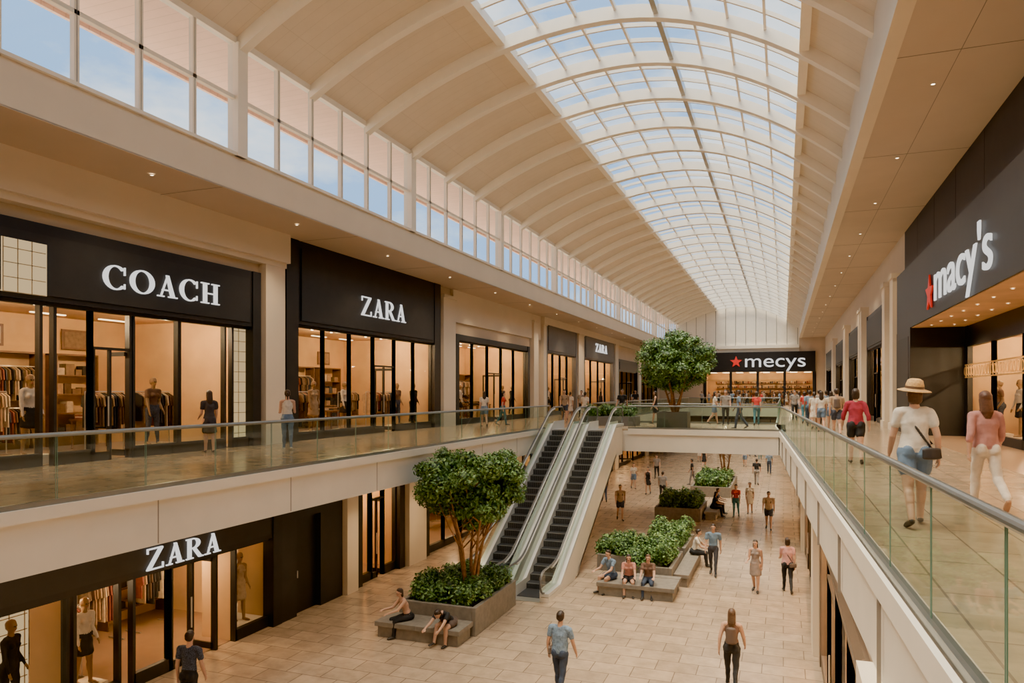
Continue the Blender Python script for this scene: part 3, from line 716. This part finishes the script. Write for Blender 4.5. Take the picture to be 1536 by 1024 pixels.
def person_mesh(name,H=1.7,fem=True,legs=((22,6),(-18,26)),arms=((-18,12),(20,18)),lean=2,seated=False,top='t',sleeve='short',bottom='pants',
                hair='long',hm=None,tm=None,bm=None,sm=None,skin=0,extras=(),vox=.012,headturn=0,headdrop=0,abd=6,spread=0,fingers=True):
    pr=[]
    def add(a,b,ra,rb,tag,w=V(1,0,0),capk=1.0):
        ra=ra if hasattr(ra,'__len__') else (ra,ra); rb=rb if hasattr(rb,'__len__') else (rb,rb)
        pr.append((a,b,ra,rb,w,tag,capk))
    hipw=.098 if fem else .09; sh=.098 if fem else .115; waist=.068 if fem else .08
    pel=V(0,0,.52); lr=rad(lean); up=V(0,math.sin(lr),math.cos(lr)); 
    def T(u,x=0,y=0): return pel+up*u+V(x,0,0)+V(0,math.cos(lr),-math.sin(lr))*y
    loose=1.15 if top=='loose' else 1.0
    add(T(-.015),T(.04),(hipw,.066),(hipw*.95,.064),'bottom' if bottom!='dress' else 'top')
    add(T(.045 if top!='loose' else .02),T(.11),(hipw*.95*loose,.062*loose),(waist*loose*(1.08 if loose>1 else 1),.052*loose),'top')
    add(T(.10),T(.20),(waist*loose,.052*loose),(.084*loose,.062),'top')
    add(T(.19),T(.262),(.088*loose,.060),((.086 if fem else .1),.046),'top')
    add(T(.275,-sh*.75),T(.275,sh*.75),.034,.034,'top' if sleeve!='strap' else 'skin')
    if fem:
        for sx in (-1,1): add(T(.205,sx*.038,.042),T(.208,sx*.04,.05),.033,.03,'top')
    for sx in (-1,1): add(T(-.02,sx*.045,-.034),T(-.0,sx*.045,-.036),.048,.044,'bottom' if bottom!='dress' else 'top')
    nb=T(.28,0,-.004); hd=T(.40,0,.008+.03*headdrop/30)
    if headdrop: hd=nb+np.array([0,math.sin(lr+rad(headdrop)),math.cos(lr+rad(headdrop))])*.118
    add(nb,hd-(hd-nb)*.3,.034,.029,'skin')
    ht=rad(headturn); hf=V(math.sin(ht),math.cos(ht),0); hf=hf+V(0,0,-math.sin(rad(headdrop)+lr*.5)); hf/=np.linalg.norm(hf)
    hr=np.cross(hf,V(0,0,1)); hr/=np.linalg.norm(hr); hu=np.cross(hr,hf)
    def Hd(r,fw,u): return hd+hr*r+hf*fw+hu*u
    add(Hd(0,-.008,.012),Hd(0,.004,.018),(.043,.050),(.043,.050),'skin',hr)
    add(Hd(0,-.004,.0),Hd(0,.012,-.034),(.039,.044),(.027,.030),'skin',hr)
    add(Hd(0,.047,-.002),Hd(0,.056,-.016),(.006,.006),(.010,.008),'skin',hr)
    for s_ in (-1,1): add(Hd(s_*.043,-.004,.006),Hd(s_*.045,-.007,-.012),(.005,.012),(.004,.008),'skin',hr)
    add(Hd(-.01,.044,-.033),Hd(.01,.044,-.033),.0055,.0055,'lip',hu)
    for s_ in (-1,1): add(Hd(s_*.017-.004,.045,.006),Hd(s_*.017+.004,.045,.006),.0055,.0055,'eye',hu)
    add(Hd(0,-.018,.022),Hd(0,-.004,.034),(.049,.050),(.046,.044),'hair',hr)
    add(Hd(0,-.026,-.008),Hd(0,-.02,.02),(.047,.034),(.048,.040),'hair',hr)
    if hair=='long':
        for s_ in (-1,1): add(Hd(s_*.034,-.014,.0),Hd(s_*.036,-.03,-.085),(.016,.024),(.014,.018),'hair',hr)
        add(Hd(0,-.036,.0),Hd(0,-.05,-.10),(.044,.026),(.048,.022),'hair',hr); add(Hd(0,-.05,-.10),Hd(0,-.052,-.15),(.046,.02),(.026,.012),'hair',hr)
    if hair=='bob':
        add(Hd(0,-.03,.0),Hd(0,-.03,-.05),(.05,.034),(.046,.026),'hair',hr)
    if hair=='pony':
        add(Hd(0,-.07,.01),Hd(0,-.075,-.09),(.018,.018),(.010,.010),'hair',hr)
    for s_,(sf,ef) in zip((-1,1),arms):
        S=T(.268,s_*sh,0); ab=rad(abd)
        a1=rad(sf); d1=V(s_*math.sin(ab),math.sin(a1)*math.cos(ab),-math.cos(a1)*math.cos(ab)); E=S+d1*.172
        a2=a1+rad(ef); d2=V(s_*math.sin(ab)*.3,math.sin(a2),-math.cos(a2)); d2/=np.linalg.norm(d2); W=E+d2*.142
        add(S,E,.0295,.0225,'top' if sleeve=='long' else 'skin'); add(E,W,(.0235),(.0155),'top' if sleeve=='long' else 'skin')
        if sleeve=='short': add(S,S+d1*.085,.035,.034,'top')
        if sleeve=='34': add(S,E,.034,.030,'top'); add(E,E+d2*.04,.029,.028,'top')
        side=V(0,1,0)-d2*np.dot(V(0,1,0),d2); side/=max(1e-6,np.linalg.norm(side)); inn=V(-s_,0,0)
        if abs(d2[1])>.9: side=V(-s_,0,0.0); inn=V(0,0,-1)
        pe=W+d2*.048; add(W,pe,(.015,.010),(.022,.0085),'skin',side)
        if fingers:
            for k,(o_,l_) in enumerate(((.0165,.036),(.0055,.042),(-.0055,.039),(-.016,.030))):
                b0=pe+side*o_-d2*.006; m0=b0+(d2*.93+inn*.25)*l_*.55; e0=m0+(d2*.7+inn*.7)*l_*.5
                add(b0,m0,.0056,.005,'skin'); add(m0,e0,.005,.0042,'skin')
            b0=W+d2*.016+side*.012; m0=b0+(d2*.7+side*.62+inn*.2)*.03; add(b0,m0,.0068,.0056,'skin'); add(m0,m0+(d2*.95+side*.1+inn*.3)*.022,.0056,.0045,'skin')
        else: add(pe,pe+(d2*.9+inn*.4)*.03,(.019,.008),(.013,.007),'skin',side)
    lo=9
    for s_,(hf_,kf) in zip((-1,1),legs):
        Hh=pel+V(s_*.052,0,-.012); a1=rad(hf_); sp=rad(spread)*s_
        d1=V(math.sin(sp),math.sin(a1),-math.cos(a1)); d1/=np.linalg.norm(d1); K=Hh+d1*.245
        a2=a1-rad(kf); d2=V(0,math.sin(a2),-math.cos(a2)); A=K+d2*.228
        bt={'pants':'bottom','jeans':'bottom','shorts':'skin','skirt':'skin','dress':'skin','capri':'bottom'}[bottom]
        add(Hh,K,(.056 if fem else .054),.036,bt); add(K,A,.0335,.0225,'skin' if bottom in('shorts','skirt','dress') else 'bottom')
        add(K+d2*.05+V(0,-.008,0),K+d2*.11+V(0,-.008,0),.033,.029,'skin' if bottom in('shorts','skirt','dress') else 'bottom')
        if bottom=='pants': add(K,A-d2*.012,.038,.031,'bottom')
        if bottom=='shorts': add(Hh+d1*.0,Hh+d1*.125,.064,.058,'bottom')
        fp=0 if seated else min(55,max(0,-math.degrees(a2)*.95-6)); fp=rad(fp)
        fd=V(s_*.12,math.cos(fp),-math.sin(fp)); fd/=np.linalg.norm(fd)
        hl=A+V(0,-.012,-.022); toe=hl+fd*.115+V(0,0,-.004)
        add(A,hl+V(0,.008,.006),.023,.022,'skin' if bottom in('shorts','skirt','dress') else 'bottom')
        add(hl,hl+fd*.07,(.021,.020),(.027,.019),'shoe'); add(hl+fd*.07,toe,(.027,.018),(.022,.012),'shoe')
        lo=min(lo,hl[2]-.02,toe[2]-.013)
    if bottom=='skirt': add(T(-.0),T(-.17),(hipw*1.02,.075),(.112,.098),'bottom',capk=.3)
    if bottom=='dress' and not seated: add(T(.03),T(-.2),(hipw*1.0,.072),(.115,.105),'top',capk=.25)
    for ex in extras:
        if ex=='backpack': add(T(.08,0,-.095),T(.24,0,-.09),(.07,.042),(.06,.035),'bag',capk=.6); [add(T(.27,s*.055,.0),T(.18,s*.06,.066),.012,.012,'bag') for s in(-1,1)]
        if ex=='crossbody':
            add(T(.275,-.06,.0),T(.16,.0,-.062),.007,.007,'bag'); add(T(.16,.0,-.062),T(.03,.09,-.055),.007,.007,'bag'); add(T(.275,-.06,.0),T(.18,.02,.068),.007,.007,'bag'); add(T(.18,.02,.068),T(.05,.11,.01),.007,.007,'bag')
            add(T(.015,.085,-.095),T(-.045,.088,-.098),(.064,.022),(.068,.024),'bag',V(1,.3,0),.5)
        if ex=='shoulderbag':
            add(T(.04,-.12,-.01),T(-.03,-.12,-.01),(.05,.022),(.055,.025),'bag',V(0,1,0),.4); add(T(.285,-.075,0),T(.05,-.115,.02),.006,.006,'bag'); add(T(.285,-.075,-.01),T(.05,-.118,-.03),.006,.006,'bag')
    vs=[];fs=[]
    for (a,b,ra,rb,w,tag,ck) in pr:
        v_,f_=cap_mesh(a*H,b*H,tuple(x*H for x in ra),tuple(x*H for x in rb),w.copy(),ck); o=len(vs); vs+=v_; fs+=[tuple(o+i for i in q) for q in f_]
    me=bpy.data.meshes.new('tmp'); me.from_pydata(vs,[],fs); me.update(); ob=bpy.data.objects.new('tmp',me); COL.objects.link(ob)
    md=ob.modifiers.new('r','REMESH'); md.mode='VOXEL'; md.voxel_size=vox
    md=ob.modifiers.new('s','SMOOTH'); md.iterations=2; md.factor=.5
    dg=bpy.context.evaluated_depsgraph_get(); out=bpy.data.meshes.new_from_object(ob.evaluated_get(dg)); bpy.data.objects.remove(ob); bpy.data.meshes.remove(me)
    out.name=name; N=len(out.vertices); co=np.empty(N*3); out.vertices.foreach_get('co',co); co=co.reshape(-1,3)
    nf=len(out.polygons); ce=np.empty(nf*3); out.polygons.foreach_get('center',ce); ce=ce.reshape(-1,3)
    tags=['skin','top','bottom','hair','shoe','bag','eye','lip']; best=np.full(nf,9.); ti=np.zeros(nf,int)
    for (a,b,ra,rb,w,tag,ck) in pr:
        s_=pscore(ce,a*H,b*H,tuple(x*H for x in ra),tuple(x*H for x in rb),w.copy(),ck)
        if tag in('eye','lip'): s_=s_-.002
        m=s_<best; best[m]=s_[m]; ti[m]=tags.index(tag)
    vt=np.zeros(N); lp=np.empty(len(out.loops),dtype=np.int32); out.loops.foreach_get('vertex_index',lp)
    ls=np.empty(nf,dtype=np.int32); out.polygons.foreach_get('loop_total',ls); fi=np.repeat(np.arange(nf),ls)
    cl_=np.isin(ti,(1,2)); np.maximum.at(vt,lp,cl_[fi].astype(float))
    nm=np.empty(N*3); out.vertices.foreach_get('normal',nm); nm=nm.reshape(-1,3)
    c0=co/H; wv=np.sin(c0[:,2]*55+np.sin(c0[:,0]*34+1)*2.2+np.sin(c0[:,1]*29)*2)*.5+np.sin(c0[:,2]*27-c0[:,0]*41+c0[:,1]*37)*.5
    co+=nm*(vt*wv*.0035)[:,None]*H
    co[:,2]-=lo*H; out.vertices.foreach_set('co',co.ravel())
    out.materials.clear()
    for m in (SK[skin] if not isinstance(skin,bpy.types.Material) else skin, tm,bm,hm or HB, sm or SHB, bagm[0], mat('eye_dark',(.03,.02,.015),.3), mat('lip',(.35,.12,.1),.5)): out.materials.append(m)
    out.polygons.foreach_set('material_index',ti.astype(np.int32)); out.polygons.foreach_set('use_smooth',[True]*nf); out.update()
    headpos=(hd*H)-V(0,0,lo*H)
    return out,headpos
HB=mat('hair_dark_brown',(.030,.016,.010),.5,var=.3,scale=30); HB2=mat('hair_brown',(.09,.045,.022),.5,var=.3,scale=30); HBL=mat('hair_auburn',(.10,.04,.022),.5,var=.3,scale=30)
SHB=mat('shoe_dark',(.03,.025,.02),.5); SHW=mat('shoe_pale',(.6,.55,.48),.6); SHT=mat('sandal_tan',(.4,.22,.12),.6)
bagm=[mat('bag_dark',(.03,.025,.025),.5)]
def cl(n,c,v=.1,s=14): return mat('cloth_'+n,c,.85,var=v,scale=s,bump=.2)
WHITE=cl('white',(.60,.54,.47)); PINK=cl('pink',(.42,.20,.18)); WINE=cl('wine',(.30,.02,.045)); BLACK=cl('black',(.018,.018,.02)); DENIM=cl('denim',(.12,.18,.27)); DJEAN=cl('dark_denim',(.035,.05,.085))
LBLUE=cl('light_blue',(.17,.24,.33),.3,26); NAVY=cl('navy',(.05,.06,.09),.8,60); BROWN=cl('brown',(.14,.075,.05)); GREY=cl('grey',(.25,.22,.20)); KHAKI=cl('khaki',(.36,.25,.16)); RED=cl('red',(.5,.05,.04)); OFFW=cl('offwhite',(.60,.52,.43)); TEAL=cl('teal',(.05,.16,.20))
def put(name,mesh,x,y,z,heading=0):
    o=bpy.data.objects.new(name,mesh); o.location=(x,y,z); o.rotation_euler=(0,0,rad(heading)); COL.objects.link(o); return o
m,hp=person_mesh('woman_in_straw_hat',1.70,legs=((-14,16),(14,4)),arms=((8,22),(-14,18)),top='loose',sleeve='short',bottom='shorts',hair='bob',hm=HB2,tm=WHITE,bm=DENIM,sm=SHB,extras=('crossbody',),vox=.0085,abd=12)
w=put('woman_in_straw_hat',m,1.47,9.75,L2,2)
M_straw=mat('straw',(.55,.34,.14),.8,var=.2,scale=40,bump=.4)
mb=MB(); mb.lathe(M_straw,[(0.001,.115),(.05,.118),(.082,.10),(.10,.04),(.104,0),(.18,-.022),(.185,-.03),(.18,-.032),(.10,-.012)],(0,0,0),28); mb.lathe(mat('hat_band',(.12,.06,.03),.7),[(.1055,.0),(.1025,.03)],(0,0,0),28)
hat=mb.build('hat',w,True); hat.location=(hp[0],hp[1]-.02,hp[2]+.065); hat.rotation_euler=(rad(6),rad(5),0)
m,_=person_mesh('woman_in_pink_shirt',1.64,legs=((16,6),(-20,34)),arms=((-20,20),(12,30)),top='loose',sleeve='34',bottom='pants',hair='long',hm=HBL,tm=PINK,bm=OFFW,sm=SHT,vox=.0085,abd=12)
put('woman_in_pink_shirt',m,2.56,11.35,L2,8)
m,_=person_mesh('woman_in_wine_top',1.68,legs=((12,6),(-12,20)),arms=((10,14),(-14,16)),top='loose',sleeve='34',bottom='shorts',hair='bob',tm=WINE,bm=BLACK,vox=.011,abd=16)
put('woman_in_wine_top',m,1.51,17.7,L2)
bagm[0]=mat('bag_tan',(.16,.11,.08),.6)
m,_=person_mesh('man_in_blue_shirt',1.74,fem=False,legs=((10,4),(-12,16)),arms=((-4,18),(10,18)),sleeve='short',bottom='jeans',hair='short',tm=LBLUE,bm=DJEAN,extras=('shoulderbag',),vox=.010,abd=12,top='loose')
put('man_in_blue_shirt',m,-4.25,14.05,0,-6)
bagm[0]=mat('bag_brown',(.10,.065,.05),.6)
m,_=person_mesh('woman_with_backpack',1.68,legs=((14,5),(-14,24)),arms=((-16,14),(16,20)),sleeve='strap',bottom='jeans',hair='long',hm=HB2,tm=BROWN,bm=BLACK,sm=SHB,extras=('backpack',),vox=.010,abd=14)
put('woman_with_backpack',m,-1.01,15.7,0)
m,_=person_mesh('man_in_patterned_shirt',1.72,fem=False,legs=((8,4),(-8,10)),arms=((-8,14),(8,14)),sleeve='short',bottom='jeans',hair='short',tm=NAVY,bm=BLACK,vox=.011)
put('man_in_patterned_shirt',m,-10.43,10.5,0,10)
wm,_=person_mesh('man_walking',1.75,fem=False,legs=((14,6),(-12,22)),arms=((-12,14),(10,20)),sleeve='short',bottom='jeans',hair='short',tm=cl('steel_blue',(.15,.22,.30)),bm=cl('charcoal',(.05,.05,.06)),vox=.012)
put('man_walking',wm,-2.22,25.2,0,180)
m,_=person_mesh('woman_in_dress',1.62,legs=((8,4),(-10,16)),arms=((-10,14),(12,70)),sleeve='strap',bottom='dress',hair='long',tm=cl('taupe',(.28,.22,.19)),bm=GREY,vox=.012)
put('woman_in_dress',m,-.81,23.6,0,170)
m,_=person_mesh('woman_in_rose_top',1.70,legs=((12,4),(-14,26)),arms=((14,60),(-14,14)),sleeve='short',bottom='jeans',hair='bob',tm=cl('rose',(.50,.26,.24)),bm=BLACK,extras=('crossbody',),vox=.012,top='loose')
put('woman_in_rose_top',m,.12,23.9,0,4)
m,_=person_mesh('woman_at_window',1.66,legs=((8,4),(-8,16)),arms=((8,80),(4,90)),sleeve='strap',bottom='jeans',hair='pony',tm=WHITE,bm=DENIM,vox=.011,sm=SHW)
put('woman_at_window',m,-12.8,16.4,L2,40)
m,_=person_mesh('woman_in_dark_dress',1.66,legs=((4,2),(-3,4)),arms=((4,60),(6,20)),sleeve='short',bottom='dress',hair='long',tm=cl('ink',(.04,.035,.04)),bm=BLACK,vox=.012)
put('woman_in_dark_dress',m,-14.3,15.1,L2,60)
CR=[]
specs=[dict(H=1.72,fem=False,tm=GREY,bm=BLACK,bottom='jeans',hair='short'),dict(H=1.65,tm=WHITE,bm=DENIM,bottom='shorts',hair='long'),dict(H=1.63,tm=RED,bm=TEAL,bottom='jeans',hair='bob'),
 dict(H=1.74,fem=False,tm=KHAKI,bm=NAVY,bottom='shorts',hair='short',extras=('backpack',)),dict(H=1.66,tm=BLACK,bm=BLACK,bottom='skirt',hair='long',sleeve='strap'),dict(H=1.70,fem=False,tm=LBLUE,bm=DJEAN,bottom='pants',hair='short',skin=2),
 dict(H=1.62,tm=OFFW,bm=KHAKI,bottom='dress',hair='pony',skin=1),dict(H=1.76,fem=False,tm=BLACK,bm=GREY,bottom='pants',hair='short',skin=1)]
for i,s in enumerate(specs):
    ph=1 if i%2 else -1
    m,_=person_mesh('shopper',vox=.017,legs=((14*ph,6 if ph>0 else 20),(-14*ph,24 if ph>0 else 6)),arms=((-14*ph,14),(14*ph,20)),fingers=False,top='loose' if i%3==0 else 't',**s); CR.append(m)
bagm[0]=mat('bag_dark',(.04,.03,.03),.5)
P=[(3,-.62,34.5,0,180),(6,-1.6,38.7,0,180),(2,-2.2,37.4,0,175),(7,-5.7,49.3,0,90),(3,-7.4,34.5,0,200),(4,-7.7,43.9,0,180),(0,-6.4,41.2,0,0),(7,-1.67,50.9,0,0),(0,-8.5,52,0,180),(5,-1.0,58,0,180),(4,-6,60,0,0),(1,-3,63,0,180),(6,-7,66,0,0),(2,-2,70,0,180),(5,-9.5,40,0,20),(1,-9,46,0,200),
 (3,1.79,28.2,L2,0),(1,1.42,31.3,L2,0),(5,1.15,35.9,L2,0),(2,1.02,39.7,L2,0),(0,.6,44,L2,180),(1,1.9,33.5,L2,0),(7,2.3,37,L2,0),(4,1.5,48,L2,180),(5,2.2,43,L2,0),(6,1.0,52,L2,0),(0,.8,57,L2,0),(3,2.2,50,L2,180),(2,1.6,62,L2,0),(6,1.25,33.6,L2,0),(0,1.65,38.5,L2,0),(1,.9,47,L2,0),
 (1,-12.9,30.6,L2,30),(2,-12.6,32.2,L2,-60),(6,-11.5,40,L2,0),(0,-11.9,44,L2,180),(4,-12.6,52,L2,0),(7,-11,57,L2,180),(3,-10.8,36.5,L2,200),(5,-12.3,63,L2,0),
 (5,-1.8,32.9,L2,90),(0,-2.6,36,L2,180),(4,-6.0,36.4,L2,100),(1,-3.2,37,L2,-80),(7,-7.8,36.9,L2,170),(2,-1.2,36.5,L2,0),(6,-9.5,35.8,L2,0)]
for i,(k,x,y,z,h) in enumerate(P): put('shopper',CR[k],x,y,z,h)
for i in range(16): put('shopper',CR[i%8],-8.5+i*.62+random.uniform(-.3,.3),82+random.uniform(0,9),L2,random.uniform(0,360))
for i in range(8): put('shopper',CR[(i*3)%8],-8+random.uniform(0,8),72+random.uniform(0,14),0,random.uniform(0,360))
def seat(name,x,y,head,**k):
    d=dict(seated=True,legs=((84,82),(86,78)),arms=((38,40),(34,46)),lean=14,vox=.011,spread=6); d.update(k)
    m,_=person_mesh(name,**d); o=put(name,m,x,y,0,head); return o
seat('seated_woman',-8.98,16.3,140,H=1.64,tm=cl('peach',(.50,.29,.20)),bm=BLACK,bottom='pants',sleeve='strap',hair='bob',arms=((50,30),(44,40)),lean=20,legs=((86,80),(82,104)))
seat('seated_person_bent_forward',-7.75,16.25,170,H=1.66,tm=BLACK,bm=cl('slate',(.09,.06,.05)),bottom='shorts',hair='bob',lean=52,headdrop=35,arms=((52,10),(48,20)),legs=((84,82),(88,70)))
seat('seated_man',-5.0,22.1,150,H=1.72,fem=False,tm=LBLUE,bm=DJEAN,bottom='shorts',hair='short',lean=14)
seat('seated_woman',-4.45,22.0,190,H=1.64,tm=cl('coral',(.45,.2,.15)),bm=BLACK,bottom='shorts',hair='long')
seat('seated_woman',-3.85,22.0,185,H=1.66,tm=BROWN,bm=DJEAN,bottom='jeans',hair='bob',hm=HB2,lean=8)
seat('seated_man',-3.0,26.4,-90,H=1.72,fem=False,tm=WHITE,bm=BLACK,bottom='pants',hair='short')
seat('seated_woman',-3.3,37.2,-90,H=1.64,tm=BLACK,bm=BLACK,bottom='pants',hair='long')
seat('seated_man',-3.3,38.2,-90,H=1.72,fem=False,tm=NAVY,bm=BLACK,bottom='pants',hair='short')
MS=mat('mannequin_gold',(.28,.165,.075),.4)
mm=[]
for i,s in enumerate([dict(tm=BLACK,bm=BLACK,bottom='pants',sleeve='long'),dict(tm=KHAKI,bm=BROWN,bottom='dress',sleeve='strap'),dict(tm=WHITE,bm=BLACK,bottom='skirt',sleeve='long'),dict(tm=BROWN,bm=NAVY,bottom='jeans',sleeve='short')]):
    m,_=person_mesh('mannequin',H=1.78,legs=((6,2),(-6,4)),arms=((-6,40),(10,10)),hair='short',hm=MS,skin=MS,sm=MS,vox=.017,fingers=False,**s); mm.append(m)
for i,(x,y,z,h,par) in enumerate(MANN):
    if y<3: continue
    o=bpy.data.objects.new('mannequin',mm[i%4]); o.parent=par; o.location=Vector((x,y,z))-par.location; o.rotation_euler=(0,0,h+random.uniform(-.4,.4)); COL.objects.link(o)

# ------------------------------------------------------------------ world & light
w=bpy.data.worlds.new('sky'); sc.world=w; w.use_nodes=True; nt=w.node_tree; bg=nt.nodes['Background']
tc=nt.nodes.new('ShaderNodeTexCoord'); mp=nt.nodes.new('ShaderNodeMapping'); mp.inputs['Scale'].default_value=(1,1,2.2)
n=nt.nodes.new('ShaderNodeTexNoise'); n.inputs['Scale'].default_value=5.0; n.inputs['Detail'].default_value=7; n.inputs['Roughness'].default_value=.55
cr=nt.nodes.new('ShaderNodeValToRGB'); cr.color_ramp.elements[0].position=.46; cr.color_ramp.elements[0].color=(.36,.58,.90,1); cr.color_ramp.elements[1].position=.64; cr.color_ramp.elements[1].color=(1.0,1.0,1.0,1)
nt.links.new(tc.outputs['Generated'],mp.inputs['Vector']); nt.links.new(mp.outputs['Vector'],n.inputs['Vector']); nt.links.new(n.outputs['Fac'],cr.inputs['Fac']); nt.links.new(cr.outputs['Color'],bg.inputs['Color'])
bg.inputs['Strength'].default_value=1.3
sun=bpy.data.lights.new('sun','SUN'); sun.energy=14; sun.angle=rad(55); sun.color=(1,.82,.58); so=bpy.data.objects.new('sun',sun); so.rotation_euler=(rad(8),rad(-12),0); so.location=(-3,20,40); COL.objects.link(so)
for nm,loc,rot,sx,sy in (('skylight_portal',((XS0+XS1)/2,(Y0+Y1)/2,18.0),(0,0,0),XS1-XS0,Y1-Y0),('clerestory_portal',(XU-.7,(Y0+Y1)/2,13.5),(0,-math.pi/2,0),3,Y1-Y0)):
    l=bpy.data.lights.new(nm,'AREA'); l.shape='RECTANGLE'; l.size=sx; l.size_y=sy; l.cycles.is_portal=True
    o=bpy.data.objects.new(nm,l); o.location=loc; o.rotation_euler=rot; COL.objects.link(o)

# ------------------------------------------------------------------ camera
th=math.atan(407/1080)
c=bpy.data.cameras.new('cam'); c.sensor_width=36; c.lens=1080/1536*36; c.shift_y=76/1536; c.clip_end=500; c.clip_start=.05
co=bpy.data.objects.new('camera',c); co.location=(0,0,EYE); co.rotation_euler=(math.pi/2,0,th); COL.objects.link(co); sc.camera=co
sc.view_settings.view_transform='AgX'
sc.view_settings.look='AgX - Punchy'
sc.view_settings.exposure=.98
